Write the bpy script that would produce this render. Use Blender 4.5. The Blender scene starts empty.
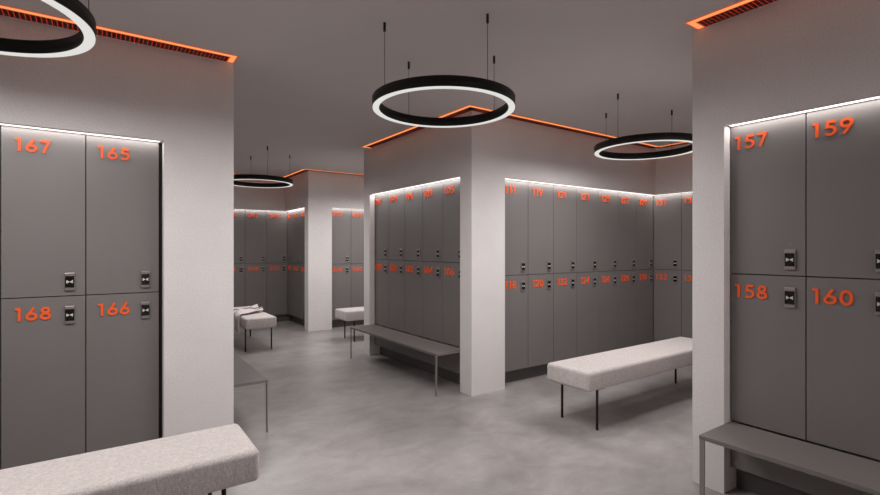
import bpy, bmesh, math, random
from mathutils import Vector, Matrix, noise

S = bpy.context.scene
COL = S.collection
R = math.radians

# ------------------------------------------------------------------ camera, world, exposure
FOC = 482.0
HEAD = 54.9
cam_data = bpy.data.cameras.new('camera')
cam_data.sensor_width = 36.0
cam_data.lens = FOC / 880.0 * 36.0
cam_data.shift_y = 0.6 / 880.0
cam_data.clip_start = 0.05
cam = bpy.data.objects.new('camera', cam_data)
COL.objects.link(cam)
cam.location = (0, 0, 1.4)
cam.rotation_euler = (R(90), 0, -R(90 - HEAD))
S.camera = cam

world = bpy.data.worlds.new('world')
S.world = world
world.use_nodes = True
world.node_tree.nodes['Background'].inputs[0].default_value = (0.5, 0.47, 0.46, 1)
world.node_tree.nodes['Background'].inputs[1].default_value = 0.02

S.view_settings.view_transform = 'Standard'
S.view_settings.look = 'None'
S.view_settings.gamma = 1
S.view_settings.exposure = 0.0
S.view_settings.use_curve_mapping = False
S.cycles.max_bounces = 10
S.cycles.diffuse_bounces = 6
S.cycles.sample_clamp_indirect = 4.0

RING_COL = (1.0, 0.968, 0.955)
RING_GLOW = 0.76       # how bright the diffuser itself looks
RING_POWER = 30.0      # watts of each ring's lamps together
STRIP_POWER = 1.25       # watts per metre of the white strips above the lockers
ORANGE = (1.0, 0.36, 0.12)

# ------------------------------------------------------------------ materials
MAT = {}
def mat(name, col, rough=0.5, metal=0.0, spec=0.5, emit=None, estr=1.0):
    m = bpy.data.materials.new(name)
    m.use_nodes = True
    b = m.node_tree.nodes['Principled BSDF']
    b.inputs['Base Color'].default_value = (*col, 1)
    b.inputs['Roughness'].default_value = rough
    b.inputs['Metallic'].default_value = metal
    b.inputs['Specular IOR Level'].default_value = spec
    if emit:
        b.inputs['Emission Color'].default_value = (*emit, 1)
        b.inputs['Emission Strength'].default_value = estr
    MAT[name] = m
    return m

def nodes(m):
    nt = m.node_tree
    return nt, nt.nodes, nt.links, nt.nodes['Principled BSDF']

def noise_tex(nt, scale, detail=4, rough=0.5, vec=None, dist=0.0):
    n = nt.nodes.new('ShaderNodeTexNoise')
    n.inputs['Scale'].default_value = scale
    n.inputs['Detail'].default_value = detail
    n.inputs['Roughness'].default_value = rough
    n.inputs['Distortion'].default_value = dist
    if vec is not None: nt.links.new(vec, n.inputs['Vector'])
    return n.outputs['Fac']

def obj_coord(nt, scale=(1, 1, 1)):
    t = nt.nodes.new('ShaderNodeTexCoord')
    mp = nt.nodes.new('ShaderNodeMapping')
    mp.inputs['Scale'].default_value = scale
    nt.links.new(t.outputs['Object'], mp.inputs['Vector'])
    return mp.outputs['Vector']

def mix_col(nt, fac, a, b, lo=0.3, hi=0.7):
    r = nt.nodes.new('ShaderNodeValToRGB')
    r.color_ramp.elements[0].position = lo
    r.color_ramp.elements[1].position = hi
    r.color_ramp.elements[0].color = (*a, 1)
    r.color_ramp.elements[1].color = (*b, 1)
    nt.links.new(fac, r.inputs['Fac'])
    return r.outputs['Color']

def multiply(nt, a, b, fac=1.0):
    m = nt.nodes.new('ShaderNodeMixRGB')
    m.blend_type = 'MULTIPLY'
    m.inputs['Fac'].default_value = fac
    nt.links.new(a, m.inputs['Color1']); nt.links.new(b, m.inputs['Color2'])
    return m.outputs['Color']

def bump(nt, h, strength, dist):
    b = nt.nodes.new('ShaderNodeBump')
    b.inputs['Strength'].default_value = strength
    b.inputs['Distance'].default_value = dist
    nt.links.new(h, b.inputs['Height'])
    nt.links.new(b.outputs['Normal'], nt.nodes['Principled BSDF'].inputs['Normal'])

# plaster
m = mat('plaster', (0.6, 0.56, 0.55), 0.85, spec=0.2)
nt, N, L, B = nodes(m)
v = obj_coord(nt)
c1 = mix_col(nt, noise_tex(nt, 2.5, 5, .6, v), (.735, .702, .695), (.785, .75, .742))
c2 = mix_col(nt, noise_tex(nt, 120, 2, .6, v), (.90, .90, .90), (1.0, 1.0, 1.0), .38, .62)
L.new(multiply(nt, c1, c2), B.inputs['Base Color'])
bump(nt, noise_tex(nt, 110, 3, .65, v), 0.4, 0.004)
# ceiling paint
m = mat('ceiling_paint', (0.5, 0.45, 0.43), 0.9, spec=0.1)
nt, N, L, B = nodes(m)
v = obj_coord(nt)
L.new(mix_col(nt, noise_tex(nt, 1.2, 4, .6, v), (.64, .60, .588), (.67, .628, .616)), B.inputs['Base Color'])
# concrete floor
m = mat('polished_concrete', (0.4, 0.37, 0.36), 0.4, spec=0.5)
nt, N, L, B = nodes(m)
v = obj_coord(nt, (1, 1, 1))
n1 = noise_tex(nt, 1.1, 7, .6, v, .35)
n2 = noise_tex(nt, 3.6, 8, .66, obj_coord(nt, (1, 1.5, 1)), .5)
n3 = noise_tex(nt, 60, 3, .6, v)
c1 = mix_col(nt, n1, (.20, .184, .180), (.48, .452, .445), .18, .85)
c2 = mix_col(nt, n2, (.62, .615, .615), (1.22, 1.22, 1.22), .12, .88)
c3 = mix_col(nt, n3, (.95, .95, .95), (1.02, 1.02, 1.02))
L.new(multiply(nt, multiply(nt, c1, c2), c3), B.inputs['Base Color'])
B.inputs['Roughness'].default_value = .33
# laminate
def laminate(name, a, b, rough):
    m = mat(name, a, rough, spec=0.45)
    nt, N, L, B = nodes(m)
    L.new(mix_col(nt, noise_tex(nt, 3, 3, .5, obj_coord(nt)), a, b), B.inputs['Base Color'])
    return m
laminate('locker_laminate', (.176, .160, .156), (.186, .169, .165), .42)
laminate('bench_laminate', (.178, .159, .154), (.188, .169, .163), .62).node_tree.nodes['Principled BSDF'].inputs['Specular IOR Level'].default_value = .2
laminate('plinth_laminate', (.10, .089, .086), (.108, .097, .093), .5)
mat('cabinet_shadow_black', (.012, .011, .011), .7)
mat('grey_steel', (.30, .27, .26), .4, .6)
mat('satin_nickel', (.30, .27, .26), .42, .7)
mat('black_steel', (.012, .011, .011), .4, .3)
mat('black_ring_metal', (.0065, .0055, .005), .5, .0, .3)
mat('lock_black_glass', (.004, .004, .004), .15)
mat('lock_white_mark', (.62, .58, .56), .5)
mat('lock_light_grey', (.22, .20, .195), .5)
m = mat('number_orange', (.95, .125, .025), .45, spec=.3)
mat('strip_glow', (1, 1, 1), .5, emit=(1.0, .95, .91), estr=2.0)
mat('ring_diffuser', (.0, .0, .0), .6, spec=0, emit=(RING_GLOW, RING_GLOW * .975, RING_GLOW * .93), estr=1)
mat('orange_diffuser', (.0, .0, .0), .6, spec=0, emit=ORANGE, estr=1)
mat('orange_halo', (.0, .0, .0), .6, spec=0, emit=(.6, .05, .018), estr=1)  # red rim emission imitating the bloom round the bright core
mat('louvre_glow', (.0, .0, .0), .6, spec=0, emit=(.5, .03, .011), estr=1)  # emission standing in for band light caught on the louvre bars
mat('louvre_black', (.006, .004, .004), .6)
# upholstery
m = mat('heather_fabric', (.55, .5, .48), .95, spec=.1)
nt, N, L, B = nodes(m)
v = obj_coord(nt)
va = obj_coord(nt, (1, 1, .18)); vb = obj_coord(nt, (.25, 1, 1)); vc = obj_coord(nt, (1, .25, 1))
w1 = noise_tex(nt, 260, 2, .6, va)
w2 = noise_tex(nt, 260, 2, .6, vb)
w3 = noise_tex(nt, 34, 5, .7, va)
ca = mix_col(nt, w1, (.52, .475, .46), (.72, .672, .66), .34, .66)
cb = mix_col(nt, w2, (.80, .79, .78), (1.03, 1.03, 1.03), .36, .64)
cc = mix_col(nt, w3, (.88, .87, .87), (1.04, 1.04, 1.04), .3, .7)
L.new(multiply(nt, multiply(nt, ca, cb), cc), B.inputs['Base Color'])
B.inputs['Sheen Weight'].default_value = .15
bump(nt, w1, .5, .003)
# towel
m = mat('towel_cloth', (.62, .57, .55), .95, spec=.1)
nt, N, L, B = nodes(m)
tc = nt.nodes.new('ShaderNodeTexCoord')
sp = nt.nodes.new('ShaderNodeSeparateXYZ'); L.new(tc.outputs['UV'], sp.inputs[0])
def band(lo, hi):
    a = nt.nodes.new('ShaderNodeMath'); a.operation = 'GREATER_THAN'; a.inputs[1].default_value = lo
    b = nt.nodes.new('ShaderNodeMath'); b.operation = 'LESS_THAN'; b.inputs[1].default_value = hi
    c = nt.nodes.new('ShaderNodeMath'); c.operation = 'MULTIPLY'
    L.new(sp.outputs['Y'], a.inputs[0]); L.new(sp.outputs['Y'], b.inputs[0])
    L.new(a.outputs[0], c.inputs[0]); L.new(b.outputs[0], c.inputs[1]); return c.outputs[0]
tot = None
for lo, hi in ((.10, .125), (.40, .425), (.46, .47), (.72, .745), (.92, .93)):
    o_ = band(lo, hi)
    if tot is None: tot = o_
    else:
        ad = nt.nodes.new('ShaderNodeMath'); ad.operation = 'ADD'; L.new(tot, ad.inputs[0]); L.new(o_, ad.inputs[1]); tot = ad.outputs[0]
mx = nt.nodes.new('ShaderNodeMixRGB'); L.new(tot, mx.inputs['Fac'])
mx.inputs['Color1'].default_value = (.60, .55, .53, 1); mx.inputs['Color2'].default_value = (.10, .085, .08, 1)
L.new(mx.outputs['Color'], B.inputs['Base Color'])
bump(nt, noise_tex(nt, 300, 2, .6, obj_coord(nt)), .4, .002)

# ------------------------------------------------------------------ mesh helpers
def box(bm, x0, y0, z0, x1, y1, z1, bev=0.0, seg=2, mi=0):
    r = bmesh.ops.create_cube(bm, size=1)
    vs = r['verts']
    for v in vs:
        v.co = Vector(((x0 + x1) / 2 + v.co.x * (x1 - x0), (y0 + y1) / 2 + v.co.y * (y1 - y0), (z0 + z1) / 2 + v.co.z * (z1 - z0)))
    fs = {f for v in vs for f in v.link_faces}
    for f in fs: f.material_index = mi
    if bev > 0:
        es = list({e for v in vs for e in v.link_edges})
        bmesh.ops.bevel(bm, geom=es, offset=bev, segments=seg, affect='EDGES', profile=.5, material=mi)

def cyl(bm, x, y, z0, z1, r, n=16, mi=0, axis='Z'):
    a = [Vector((math.cos(2 * math.pi * i / n) * r, math.sin(2 * math.pi * i / n) * r)) for i in range(n)]
    def P(p, t):
        if axis == 'Z': return (x + p.x, y + p.y, t)
        if axis == 'Y': return (x + p.x, t, y + p.y)     # x, z centre given as x, y
        return (t, x + p.x, y + p.y)
    b = [bm.verts.new(P(p, z0)) for p in a]; t = [bm.verts.new(P(p, z1)) for p in a]
    fs = [bm.faces.new(b[::-1]), bm.faces.new(t)]
    for i in range(n):
        f = bm.faces.new((b[i], b[(i + 1) % n], t[(i + 1) % n], t[i])); f.smooth = True; fs.append(f)
    for f in fs: f.material_index = mi

def build(name, bm, mats, parent=None, smooth=False, loc=None):
    bmesh.ops.recalc_face_normals(bm, faces=bm.faces)
    me = bpy.data.meshes.new(name)
    bm.to_mesh(me); bm.free()
    for k in ([mats] if isinstance(mats, str) else mats): me.materials.append(MAT[k])
    if smooth:
        for p in me.polygons: p.use_smooth = True
    o = bpy.data.objects.new(name, me)
    COL.objects.link(o)
    if parent: o.parent = parent
    if loc: o.location = loc
    return o

def empty(name, loc=(0, 0, 0), rz=0):
    o = bpy.data.objects.new(name, None)
    o.empty_display_size = .1
    COL.objects.link(o)
    o.location = loc; o.rotation_euler = (0, 0, rz)
    return o

def tag(o, label=None, cat=None, group=None, kind=None):
    if label: o['label'] = label
    if cat: o['category'] = cat
    if group: o['group'] = group
    if kind: o['kind'] = kind
    return o

def structure(name, boxes, m, label=None):
    bm = bmesh.new()
    for b in boxes: box(bm, *b)
    o = build(name, bm, m)
    tag(o, label=label, kind='structure')
    return o

# ------------------------------------------------------------------ layout (metres; eye at the origin)
H = 2.70           # ceiling
HT = 2.100         # underside of the bulkhead over the lockers
REC = .07          # lockers sit back by this much
KICK = .14
CU, CV = 2.86, 3.55          # near corner of the centre block
FU, FV = 5.955, 9.13
EU = 2.84          # far walls of the right and the back bay
LU = .76                      # right end of the left block
LV = 3.60
RU, RV = 2.90, 1.494           # corner of the right block
BV = 5.83                     # rear of centre and left block
EV = 7.88                     # face of the rear right block
ZT = H

structure('floor', [(-3.6, -2.6, -.1, 7.2, 10.2, 0)], 'polished_concrete')
structure('ceiling', [(-3.6, -2.6, H, 7.2, 10.2, H + .1)], 'ceiling_paint')

def D(): return .46
# centre block
structure('wall_center', [
    (CU, CV, 0, 3.284, 3.730, HT), (CU, 5.665, 0, 3.42, BV, HT),      # pillars by the corner and at the far end
    (3.42, 4.06, 0, 7.1, BV, HT),       # core behind the lockers
    (CU, CV, HT, 7.1, BV, H)], 'plaster')
# wall closing the right bay
structure('wall_right_bay', [
    (FU + .48, -2.5, 0, 7.1, 4.06, HT), (FU, -2.5, 0, FU + .48, 1.62, HT), (FU, -2.5, HT, 7.1, CV, H)], 'plaster')
# right block
structure('wall_right', [
    (RU, 1.315, 0, 3.38, RV, HT), (3.38, -2.5, 0, 4.2, RV, HT), (RU, -2.5, 0, 3.38, .18, HT), (RU, -2.5, HT, 4.2, RV, H)], 'plaster')
# left block
structure('wall_left', [
    (.333, LV, 0, LU, 3.72, HT), (.333, 3.72, 0, .45, BV, HT), (.45, 5.635, 0, LU, BV, HT),
    (-2.4, 4.1, 0, .333, BV, HT), (-2.4, LV, 0, -.875, 4.1, HT), (-2.4, LV, HT, LU, BV, H)], 'plaster')
# rear block (right of the back bay)
structure('wall_rear_right', [
    (EU, EV, 0, 3.257, 8.06, HT), (3.30, 8.36, 0, 7.1, 10.1, HT), (5.0, EV, 0, 7.1, 8.36, HT),
    (EU, EV, HT, 7.1, 10.1, H)], 'plaster')
structure('wall_rear', [(-3.5, 9.60, 0, 3.30, 10.1, HT), (-3.5, FV, 0, .85, 9.60, HT), (-3.5, FV, HT, EU, 10.1, H)], 'plaster')
structure('wall_west', [(-3.6, -2.6, 0, -3.5, 10.1, H)], 'plaster')
structure('wall_south', [(-3.5, -2.6, 0, 7.1, -2.5, H)], 'plaster')
structure('wall_east', [(7.1, -2.6, 0, 7.2, 10.2, H)], 'plaster')

# ------------------------------------------------------------------ digits
def arc(cx, cy, rx, ry, a0, a1, n=14):
    return [(cx + rx * math.cos(R(a0 + (a1 - a0) * i / n)), cy + ry * math.sin(R(a0 + (a1 - a0) * i / n))) for i in range(n + 1)]
T = .168
h = T / 2
DIG = {   # centre lines: (points, closed)
    '0': (.70, [(arc(.35, .5, .35 - h, .5 - h, 0, 348.75, 31), True)]),
    '1': (.40, [([(.06, 1 - h), (.31, 1 - h), (.31, 0)], False)]),
    '2': (.66, [(arc(.32, .70, .245, .215, 170, -30, 14) + [(.13, h), (.64, h)], False)]),
    '3': (.64, [(arc(.30, .735, .205, .18, 160, -90, 14), False), (arc(.30, .285, .25, .20, 90, -160, 16), False)]),
    '4': (.70, [([(.53, 0), (.53, .90), (.10, .30), (.70, .30)], False)]),
    '5': (.71, [([(.64, 1 - h), (.25, 1 - h), (.18, .58)] + arc(.33, .335, .285, .25, 100, -140, 16), False)]),
    '6': (.70, [(arc(.35, .31, .35 - h, .31 - h, 0, 348.75, 31), True), ([(.50, 1.0), (.12, .41)], False)]),
    '7': (.66, [([(.02, 1 - h), (.54, 1 - h), (.20, 0)], False)]),
    '8': (.68, [(arc(.34, .735, .20, .18, 0, 348.75, 31), True), (arc(.34, .285, .255, .20, 0, 348.75, 31), True)]),
    '9': (.70, [(arc(.35, .69, .35 - h, .31 - h, 0, 348.75, 31), True), ([(.20, 0), (.58, .59)], False)]),
}
def stroke(bm, pts, closed, t, X, Z, s, y0, y1):
    n = len(pts); P = [Vector(p) for p in pts]
    Ls, Rs = [], []
    for i in range(n):
        a = P[i - 1] if (i > 0 or closed) else None
        b = P[(i + 1) % n] if (i < n - 1 or closed) else None
        d1 = (P[i] - a).normalized() if a is not None else None
        d2 = (b - P[i]).normalized() if b is not None else None
        if d1 is None: d1 = d2
        if d2 is None: d2 = d1
        n1 = Vector((-d1.y, d1.x)); n2 = Vector((-d2.y, d2.x))
        mv = (n1 + n2)
        if mv.length < 1e-4: mv = n1
        mv.normalize()
        k = min(t / 2 / max(mv.dot(n1), .2), t * 1.6)
        Ls.append(P[i] + mv * k); Rs.append(P[i] - mv * k)
    def V(p, y): return bm.verts.new((X + p.x * s, y, Z + p.y * s))
    LF = [V(p, y0) for p in Ls]; RF = [V(p, y0) for p in Rs]; LB = [V(p, y1) for p in Ls]; RB = [V(p, y1) for p in Rs]
    m_ = n if closed else n - 1
    for i in range(m_):
        j = (i + 1) % n
        bm.faces.new((LF[i], LF[j], RF[j], RF[i])); bm.faces.new((LB[i], RB[i], RB[j], LB[j]))
        bm.faces.new((LF[i], LB[i], LB[j], LF[j])); bm.faces.new((RF[i], RF[j], RB[j], RB[i]))
    if not closed:
        bm.faces.new((LF[0], RF[0], RB[0], LB[0])); bm.faces.new((LF[-1], LB[-1], RB[-1], RF[-1]))

NUM_H = .076
def number_mesh(txt, x, z, y0, y1):
    bm = bmesh.new()
    for i, ch in enumerate(txt):
        w, st = DIG[ch]
        for k, (pts, cl) in enumerate(st): stroke(bm, pts, cl, T, x, z, NUM_H, y0 + .0002 * k, y1)
        x += (w + (.27 if ch == '1' else .145)) * NUM_H
    return bm

# ------------------------------------------------------------------ lockers
# local frame: x to the right as one faces the door, y into the wall, z up
def lock_mesh():
    bm = bmesh.new()
    box(bm, -.0255, -.012, -.054, .0255, 0, .054, .004, 2, 0)
    return bm
def lock_display_mesh():
    bm = bmesh.new()
    box(bm, -.0222, -.0135, -.035, .0222, -.0122, .035, .0005, 1, 0)
    for s in (-1, 1):         # the two little white wedges pointing at each other
        vs = [(s * .002, -.0035), (s * .008, -.0045), (s * .0125, -.009), (s * .016, -.009), (s * .016, .009), (s * .0125, .009), (s * .008, .0045), (s * .002, .0035)]
        f = [bm.verts.new((a, -.0145, b)) for a, b in vs]
        g = [bm.verts.new((a, -.0135, b)) for a, b in vs]
        fs = [bm.faces.new(f), bm.faces.new(g[::-1])] + [bm.faces.new((f[i], g[i], g[(i + 1) % 8], f[(i + 1) % 8])) for i in range(8)]
        for q in fs: q.material_index = 1
    return bm
def key_mesh():
    bm = bmesh.new()
    pts = arc(0, 0, .0062, .0062, 40, 330, 14)
    stroke(bm, pts, False, .0028, 0, 0, 1, -.0008, 0)
    return bm
LOCK_ME = {}
def shared(key, fn, mats):
    if key not in LOCK_ME:
        bm = fn(); bmesh.ops.recalc_face_normals(bm, faces=bm.faces)
        me = bpy.data.meshes.new(key); bm.to_mesh(me); bm.free()
        for k in mats: me.materials.append(MAT[k])
        LOCK_ME[key] = me
    return LOCK_ME[key]
def inst(name, me, parent, loc=(0, 0, 0)):
    o = bpy.data.objects.new(name, me); COL.objects.link(o); o.parent = parent; o.location = loc
    return o

def locker(org, rz, k, w, z0, z1, txt, off, lockoff, label, group, depth=.38):
    a = Matrix.Rotation(rz, 3, 'Z') @ Vector((k * w, 0, 0))
    t = empty('locker', (org[0] + a.x, org[1] + a.y, z0), rz)
    tag(t, label, 'locker', group)
    hh = z1 - z0; g = .0026
    bm = bmesh.new()       # carcass: sides, top, bottom, back
    th = .012
    e = .0008
    box(bm, e, .020, e, th, depth, hh - e); box(bm, w - th, .020, e, w - e, depth, hh - e)
    box(bm, th, .020, e, w - th, depth, th); box(bm, th, .020, hh - th, w - th, depth, hh - e)
    box(bm, th, depth - .01, th, w - th, depth, hh - th)
    build('carcass', bm, 'cabinet_shadow_black', t)
    bm = bmesh.new()
    box(bm, g, 0, g, w - g, .018, hh - g, .001, 1)
    dr = build('door', bm, 'locker_laminate', t)
    build('number', number_mesh(txt, off, hh - (.064 if z0 > .9 else .058) - NUM_H, -.006, 0), 'number_orange', dr)
    up = (z0 > .9)
    lz = .086 if up else hh - .114
    lk = inst('lock', shared('lock', lock_mesh, ['satin_nickel']), dr, (w - lockoff, 0, lz))
    tag(lk, 'satin metal lock with black window')
    # the window is one more piece of the lock's mesh level, kept beside it on the door
    inst('lock_display', shared('lock_display', lock_display_mesh, ['lock_black_glass', 'lock_white_mark']), dr, (w - lockoff, 0, lz))
    inst('key_mark', shared('key_mark', key_mesh, ['lock_light_grey']), dr, (w - lockoff, 0, lz + .079))
    return t

def bank(org, rz, n, w, z0, zm, z1, first, step, off, lockoff, where, group, depth=.37):
    for k in range(n):
        num = first + step * k
        for up in (1, 0):
            txt = '%03d' % (num if up else num + 1)
            locker(org, rz, k, w, zm if up else z0, z1 if up else zm, txt, off, lockoff,
                   '%s grey locker with orange number %s %s' % ('upper' if up else 'lower', txt, where), group, depth)

LT = 2.0985
BZ = .402                       # top of the grey wall benches
MB = (BZ + .006 + LT) / 2       # middle line where there is a bench below
MK = (KICK + LT) / 2
Q = -math.pi / 2
# left block, doors run left to right 169, 167, 165
wL = .3905
bank((.313 - 3 * wL, LV + REC, 0), 0, 3, wL, KICK, MK - .008, LT, 169, -2, .058, .078, 'on the left foreground wall', 'lockers on the left foreground wall')
# right block
wR = .3655
bank((RU + REC, 1.313, 0), Q, 3, wR, BZ + .006, MB, LT, 157, 2, .024, .068, 'on the right foreground wall', 'lockers on the right foreground wall')
# centre block, side face and front face
wA = (5.663 - 3.733) / 5
bank((CU + REC, 5.663, 0), Q, 5, wA, BZ + .006, MB, LT, 97, 2, .028, .072, 'above the centre grey bench', 'lockers above the centre grey bench', .35)
wB = (FU + REC - 3.287) / 7
bank((3.287, CV + REC, 0), 0, 7, wB, KICK, MK, LT, 117, 2, .060, .080, 'along the bay behind the white bench', 'lockers along the right bay')
wD = .376
bank((FU + REC, CV + REC - .001, 0), Q, 5, wD, KICK, MK, LT, 131, 2, .028, .075, 'on the end wall of the right bay', 'lockers on the end wall of the right bay')
# rear bay
wG = .386
bank((EU + REC - 1e-3 - 5 * wG, FV + REC, 0), 0, 5, wG, KICK, MK, LT, 41, 2, .050, .070, 'on the far back wall', 'lockers on the far back wall')
wH = (FV + REC - .001 - 8.062) / 3
bank((EU + REC, FV + REC - .001, 0), Q, 3, wH, KICK, MK, LT, 51, 2, .024, .075, 'beside the far white pillar', 'lockers beside the far white pillar', .31)
wE = .382
bank((3.265, EV + REC, 0), 0, 4, wE, KICK, MK, LT, 57, 2, .030, .075, 'right of the far white pillar', 'lockers right of the far white pillar')

# plinths, fillers and base panels (parts of the fitted room)
KR = .08
structure('trim_1', [(.313 - 3 * wL, LV + REC + KR, 0, .332, LV + REC + .1, KICK - .002)], 'plinth_laminate')
structure('trim_2', [(3.286, CV + REC + KR, 0, FU + REC + KR, CV + REC + .1, KICK - .002)], 'plinth_laminate')
structure('trim_3', [(FU + REC + KR, 1.63, 0, FU + REC + .1, CV + REC + KR, KICK - .002)], 'plinth_laminate')
structure('trim_4', [(.9, FV + REC + KR, 0, EU + REC + KR, FV + REC + .1, KICK - .002)], 'plinth_laminate')
structure('trim_5', [(EU + REC + KR, 8.062, 0, EU + REC + .1, FV + REC + KR, KICK - .002)], 'plinth_laminate')
structure('trim_6', [(3.265, EV + REC + KR, 0, 4.95, EV + REC + .1, KICK - .002)], 'plinth_laminate')
structure('trim_7', [(RU + REC + KR, .2, 0, RU + REC + .1, 1.314, KICK - .002)], 'plinth_laminate')
structure('trim_8', [(CU + REC + KR, 3.732, 0, CU + REC + .1, 5.664, KICK - .002)], 'plinth_laminate')
structure('trim_9', [(RU + REC + .002, .2, KICK, RU + REC + .02, 1.313, BZ - .024)], 'locker_laminate')       # panel below the right bench
structure('trim_10', [(CU + REC + .002, 3.732, KICK, CU + REC + .02, 5.663, BZ - .024)], 'locker_laminate')
structure('trim_11', [(.314, LV + REC + .03, KICK, .332, LV + REC + .05, LT)], 'cabinet_shadow_black')
structure('trim_12', [(LU - REC - .02, 3.725, 0, LU - REC, 5.63, BZ - .024), (LU - REC - .02, 3.725, BZ + .006, LU - REC, 5.63, LT)], 'locker_laminate')

# ------------------------------------------------------------------ white light strips over the lockers
def strip(boxes, label):
    bm = bmesh.new()
    for b in boxes: box(bm, b[0], b[1], HT - .0025, b[2], b[3], HT - .0005)
    for f in bm.faces: f.material_index = 0 if f.calc_center_median().z < HT - .0024 else 1
    o = build('led_strip', bm, ['strip_glow', 'lock_light_grey'])
    tag(o, label, 'light', 'white light strips over the lockers')
    for b in boxes:
        dx, dy = b[2] - b[0], b[3] - b[1]
        ld = bpy.data.lights.new('strip_led', 'AREA'); ld.shape = 'RECTANGLE'
        ld.size = dx; ld.size_y = dy; ld.energy = STRIP_POWER * max(dx, dy); ld.color = (1.0, .96, .93)
        lo = bpy.data.objects.new('strip_led', ld); COL.objects.link(lo); lo.parent = o
        lo.location = ((b[0] + b[2]) / 2, (b[1] + b[3]) / 2, HT - .0035)
s0, s1 = .022, .062
strip([(-.855, LV + s0, .313, LV + s1)], 'white glowing strip above lockers 167 and 165 on the left')
strip([(RU + s0, .2, RU + s1, 1.30)], 'white glowing strip above lockers 157 and 159 on the right')
strip([(CU + s0, 3.73, CU + s1, 5.65)], 'white glowing strip above the lockers over the centre grey bench')
strip([(3.31, CV + s0, FU + s1, CV + s1), (FU + s0, 1.65, FU + s1, CV + s0)], 'white glowing strip above the lockers of the right bay, turning its corner')
strip([(.9, FV + s0, EU + s1, FV + s1), (EU + s0, 8.075, EU + s1, FV + s0)], 'white glowing strip above the far back lockers left of the far pillar')
strip([(3.275, EV + s0, 4.95, EV + s1)], 'white glowing strip above lockers 057 and 059 right of the far pillar')

# ------------------------------------------------------------------ orange ceiling lights
GW, OW, DP = .100, .048, .0025     # louvre width, glowing band width, how far they stand below the ceiling
def orange_light(runs, label, GW=GW):
    """runs: (x0, y0, x1, y1, nx, ny, cap0, cap1, e0, e1) along the wall line with the outward normal"""
    t = empty('ceiling_light_strip', (runs[0][0], runs[0][1], H))
    tag(t, label, 'ceiling light', 'orange ceiling light strips')
    bo, bl, bb, bc = bmesh.new(), bmesh.new(), bmesh.new(), bmesh.new()
    ox, oy = runs[0][0], runs[0][1]
    for (x0, y0, x1, y1, nx, ny, c0, c1, e0, e1) in runs:
        d = Vector((x1 - x0, y1 - y0)); ln = d.length; d.normalize(); n = Vector((nx, ny))
        def bx(bm, s0, s1, w0, w1, z0, z1):
            p = Vector((x0 - ox, y0 - oy)) + d * s0 + n * w0; q = Vector((x0 - ox, y0 - oy)) + d * s1 + n * w1
            box(bm, min(p.x, q.x), min(p.y, q.y), z0, max(p.x, q.x), max(p.y, q.y), z1)
        W = GW + OW
        # e0/e1: how far the glowing band runs past (+) or short of (-) the ends of the wall line
        bx(bo, -e0 * W if e0 else 0, ln + (e1 * W if e1 else 0), GW, W, -DP, -.0006)
        ca = .007      # the brighter middle of the band
        bx(bc, (-e0 * W if e0 else 0) + (ca if e0 >= 0 else -ca), ln + (e1 * W if e1 else 0) - (ca if e1 >= 0 else -ca), GW + ca, W - ca, -DP - .0006, -DP)
        if c0: bx(bc, ca, OW - ca, ca, GW + ca, -DP - .0006, -DP)
        if c1: bx(bc, ln - OW + ca, ln - ca, ca, GW + ca, -DP - .0006, -DP)
        if c0: bx(bo, 0, OW, .0006, GW, -DP, -.0006)
        if c1: bx(bo, ln - OW, ln, .0006, GW, -DP, -.0006)
        g0 = OW if c0 else -e0 * GW; g1 = ln - OW if c1 else ln + e1 * GW
        bx(bb, g0, g1, .0006, GW, -.0016, -.0006)
        k = max(1, round((g1 - g0) / .0235)); p = (g1 - g0) / k
        for i in range(k):
            for w in range(3):
                bx(bl, g0 + p * i + .0019, g0 + p * (i + 1) - .0019, .002 + .0325 * w, .002 + .0325 * w + .0295, -DP, -.0017)
    gb = build('glowing_band', bo, 'orange_halo', t)
    build('band_core', bc, 'orange_diffuser', gb)
    build('louvre_glow_sheet', bb, 'louvre_glow', t)  # glowing sheet added behind the cells to paint the lit bars
    build('louvre', bl, 'louvre_black', t)

orange_light([(-2.4, LV, LU, LV, 0, -1, 0, 1, 0, 0)], 'orange glowing ceiling strip over the left foreground wall')
orange_light([(RU, RV - .03, RU, -2.4, -1, 0, 1, 0, 0, 0)], 'orange glowing ceiling strip over the right foreground wall')
orange_light([(CU, 5.65, CU, CV, -1, 0, 1, 0, 0, 1), (CU, CV, FU, CV, 0, -1, 0, 0, 1, -1), (FU, CV - .082 - OW, FU, 1.6, -1, 0, 0, 0, -.0001, 0)],
             'orange glowing ceiling strip wrapping the centre block into the right bay', .082)
orange_light([(.0, FV, EU, FV, 0, -1, 0, 0, 0, -1), (EU, FV - .082 - OW, EU, EV, -1, 0, 0, 0, 0, 1), (EU, EV, 5.0, EV, 0, -1, 0, 0, 1, 0)],
             'orange glowing ceiling strip along the far back wall and around the far pillar', .082)

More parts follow.
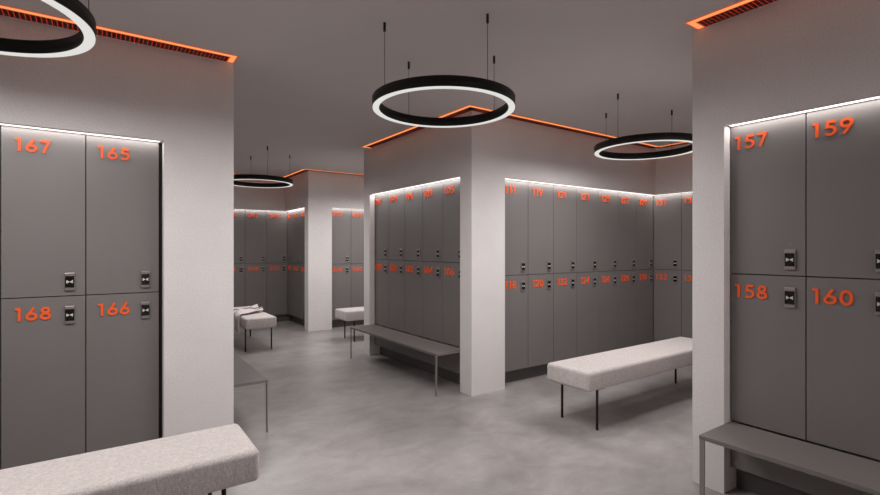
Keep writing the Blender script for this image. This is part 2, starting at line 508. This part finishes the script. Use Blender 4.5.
# ------------------------------------------------------------------ ring lamps
RZ0, RZ1, RO, RI = 2.266, 2.326, .444, .401
def ring_part(r0, r1, z0, z1, n=128):
    bm = bmesh.new()
    prof = [(r0, z0), (r1, z0), (r1, z1), (r0, z1)]
    rows = [[bm.verts.new((r * math.cos(2 * math.pi * i / n), r * math.sin(2 * math.pi * i / n), z)) for r, z in prof] for i in range(n)]
    for i in range(n):
        j = (i + 1) % n
        for k in range(4):
            f = bm.faces.new((rows[i][k], rows[i][(k + 1) % 4], rows[j][(k + 1) % 4], rows[j][k]))
            f.smooth = k in (1, 3)
    return bm
def ring_lamp(x, y, label, first=[None]):
    t = empty('ring_lamp', (x, y, RZ0))
    tag(t, label, 'pendant lamp', 'black ring pendant lamps')
    z = -RZ0
    if first[0] is None:
        hb = build('housing', ring_part(RI, RO, .0012, RZ1 + z), 'black_ring_metal', t)
        df = build('diffuser', ring_part(RI + .002, RO - .002, -.0012, .0010), 'ring_diffuser', t)
        cb = bmesh.new(); cyl(cb, 0, 0, RZ1 + z, H + z - .048, .0016, 8)
        c0 = build('cable', cb, 'black_steel', t)
        mb = bmesh.new(); cyl(mb, 0, 0, H + z - .05, H + z - .0005, .0078, 16)
        m0 = build('ceiling_mount', mb, 'black_steel', c0)
        first[0] = (hb, df, c0, m0)
    hb, df, c0, m0 = first[0]
    if hb.parent is not t:
        for o in (hb, df):
            c = o.copy(); COL.objects.link(c); c.parent = t
    for q in range(4):
        if hb.parent is t and q == 0: c = c0
        else:
            c = c0.copy(); COL.objects.link(c); c.parent = t
            g = m0.copy(); COL.objects.link(g); g.parent = c
        c.location = (.419 * math.cos(q * math.pi / 2), .419 * math.sin(q * math.pi / 2), 0)
    NL = 8
    for q in range(NL):       # the lamp's own light, sent down from its diffuser
        ld = bpy.data.lights.new('ring_led', 'AREA')
        ld.shape = 'RECTANGLE'; ld.size = .30; ld.size_y = .040
        ld.energy = RING_POWER / NL; ld.color = RING_COL
        lo = bpy.data.objects.new('ring_led', ld); COL.objects.link(lo)
        a = 2 * math.pi * (q + .5) / NL
        lo.parent = t; lo.location = (.424 * math.cos(a), .424 * math.sin(a), -.004)
        # lamps tilted slightly outwards to brighten the upper walls; the diffuser is flat
        lo.rotation_euler = (Matrix.Rotation(a, 3, 'Z') @ Matrix.Rotation(-R(5), 3, 'Y') @ Matrix.Rotation(math.pi / 2, 3, 'Z')).to_euler()
ring_lamp(1.756, 2.458, 'black ring lamp hanging over the middle of the floor, nearest the centre')
ring_lamp(-.461, 2.458, 'large black ring lamp cut off by the top left corner')
ring_lamp(3.977, 2.458, 'black ring lamp hanging over the right white bench, partly behind the right wall')
ring_lamp(1.734, 6.71, 'small distant black ring lamp in the back bay over the towel bench')
ring_lamp(1.756, -1.78, 'unseen ring lamp added over the near aisle for fill light')  # added out of view to raise the fill and bounce light
ring_lamp(3.97, 6.71, 'unseen ring lamp added in the bay behind the centre block for light')  # unseen, added to light the bay behind the centre block

# ------------------------------------------------------------------ grey benches fixed to the locker walls
def wall_bench(x, y, rz, ln, depth, label, nleg=2):
    """local: x along the front (0..ln), y towards the wall"""
    t = empty('wall_bench', (x, y, 0), rz)
    tag(t, label, 'bench', 'grey benches along the locker walls')
    bm = bmesh.new()
    box(bm, 0, 0, BZ - .022, ln, depth, BZ, .0015, 2)
    build('seat_board', bm, 'bench_laminate', t)
    bm = bmesh.new()
    box(bm, .10, depth - .075, BZ - .050, ln - .10, depth - .045, BZ - .0225)
    build('frame', bm, 'bench_laminate', t)
    for lx in (.0015, ln - .0275):
        bm = bmesh.new(); box(bm, lx, .001, 0, lx + .026, .009, BZ - .0225, .0008, 1)
        build('leg', bm, 'grey_steel', t)
    return t
wall_bench(2.585, 5.662, Q, 5.662 - 3.735, CU + REC - 2.585 - .002, 'long grey wall bench under lockers 098 to 106 on the centre block')
wall_bench(2.612, 1.311, Q, 1.1, RU + REC - 2.612 - .002, 'grey wall bench under lockers 158 and 160 in the right foreground')
wall_bench(1.037, 3.745, -Q, 5.632 - 3.745, 1.037 - (LU - REC) - .002, 'grey wall bench jutting out from behind the left white wall')

# ------------------------------------------------------------------ upholstered benches
def soft_bench(x, y, rz, ln, label, wd=.425):
    t = empty('upholstered_bench', (x, y, 0), rz)
    tag(t, label, 'bench', 'upholstered benches')
    z0, z1 = .316, .466
    bm = bmesh.new()
    box(bm, -ln / 2, -wd / 2, z0, ln / 2, wd / 2, z1, .028, 6)
    # a little crown on the top
    for v in bm.verts:
        if v.co.z > z1 - .002:
            v.co.z += .006 * (1 - (2 * v.co.y / wd) ** 2) * (1 - abs(2 * v.co.x / ln) ** 6)
    seat = build('seat', bm, 'heather_fabric', t, smooth=True)
    bm = bmesh.new()
    zf = z0 - .0005
    for s in (-1, 1):
        box(bm, -ln / 2 + .30, s * .10 - .010, zf - .010, ln / 2 - .30, s * .10 + .010, zf)
        for q in (-1, 1):
            a, b = s * (ln / 2 - .14), s * (ln / 2 - .24)
            box(bm, min(a, b), q * .166 - .016, zf - .006, max(a, b), q * .166 + .016, zf)
    build('frame', bm, 'black_steel', t)
    for sx in (-1, 1):
        for sy in (-1, 1):
            bm = bmesh.new(); cyl(bm, sx * (ln / 2 - .15), sy * .172, 0, zf - .0065, .0102, 16)
            build('leg', bm, 'black_steel', t)
    return t
soft_bench(3.998, 2.512, 0, 2.05, 'long light grey upholstered bench with black legs in the right bay')
soft_bench(.606 - 1.025, 2.530, 0, 2.05, 'light grey upholstered bench cut off in the left foreground', .44)
soft_bench(1.764, 6.68 + .73, Q, 1.46, 'light grey upholstered bench with a towel on it in the back bay', .405)
soft_bench(2.95 + 1.025, 6.815, 0, 2.05, 'light grey upholstered bench half hidden behind the centre block')

# ------------------------------------------------------------------ towel
def towel():
    # u across the bench (hangs over its left side), v along the bench
    bm = bmesh.new(); uvl = bm.loops.layers.uv.new('UVMap')
    nx, ny = 70, 60
    W, Ltot = .405, .50
    hang = .20
    total = hang + W * .93
    grid = []
    for i in range(nx + 1):
        s = i / nx * total
        row = []
        for j in range(ny + 1):
            tt = j / ny
            y = (tt - .5) * Ltot * (1 + .10 * math.sin(3 * s / total))
            y += .03 * math.sin(s * 9) + .46 * (max(0, s - hang * .8) / total)
            fold = (.5 + .5 * math.sin(tt * 24 + s * 7)) * .030 + (.5 + .5 * math.sin(tt * 11 - s * 12 + 1)) * .044
            fold += .008 * noise.noise(Vector((s * 14, tt * 7, 3)))
            fold = max(fold, 0.001) * (1.0 - .5 * abs(2 * tt - 1) ** 3)
            if s < hang:
                x = -W / 2 - .010 - .5 * fold; z = .466 - (hang - s)
                z -= 0
            else:
                q = s - hang
                x = -W / 2 + q; z = .4745 + fold
                if q < .035:
                    f = q / .035; x = -W / 2 - .010 * (1 - f) + q * f - .5 * fold * (1 - f); z = .460 + (.0145 + fold) * math.sin(f * math.pi / 2)
            row.append(bm.verts.new((x, y, z)))
        grid.append(row)
    for i in range(nx):
        for j in range(ny):
            f = bm.faces.new((grid[i][j], grid[i + 1][j], grid[i + 1][j + 1], grid[i][j + 1])); f.smooth = True
            for lp, (a, b) in zip(f.loops, ((i, j), (i + 1, j), (i + 1, j + 1), (i, j + 1))): lp[uvl].uv = (a / nx, b / ny)
    t = empty('towel', (1.764, 7.185, 0))
    tag(t, 'rumpled pale towel with thin dark stripes lying on the back bench', 'towel')
    edge = [v.co.copy() for v in grid[0]]
    c = build('cloth', bm, 'towel_cloth', t)
    md = c.modifiers.new('thickness', 'SOLIDIFY'); md.thickness = .004; md.offset = 1
    bm = bmesh.new()
    rnd = random.Random(4)
    for k, p in enumerate(edge):
        if k % 2: continue
        l = .030 + rnd.random() * .015; dx = rnd.uniform(-.004, .004)
        a = [bm.verts.new((p.x + sx * .0022, p.y + sy * .0022, p.z)) for sx, sy in ((-1, -1), (1, -1), (1, 1), (-1, 1))]
        b = [bm.verts.new((p.x + dx + sx * .0022, p.y + dx + sy * .0022, p.z - l)) for sx, sy in ((-1, -1), (1, -1), (1, 1), (-1, 1))]
        for i in range(4): bm.faces.new((a[i], a[(i + 1) % 4], b[(i + 1) % 4], b[i]))
        bm.faces.new(b)
    f = build('fringe', bm, 'towel_cloth', t)
towel()
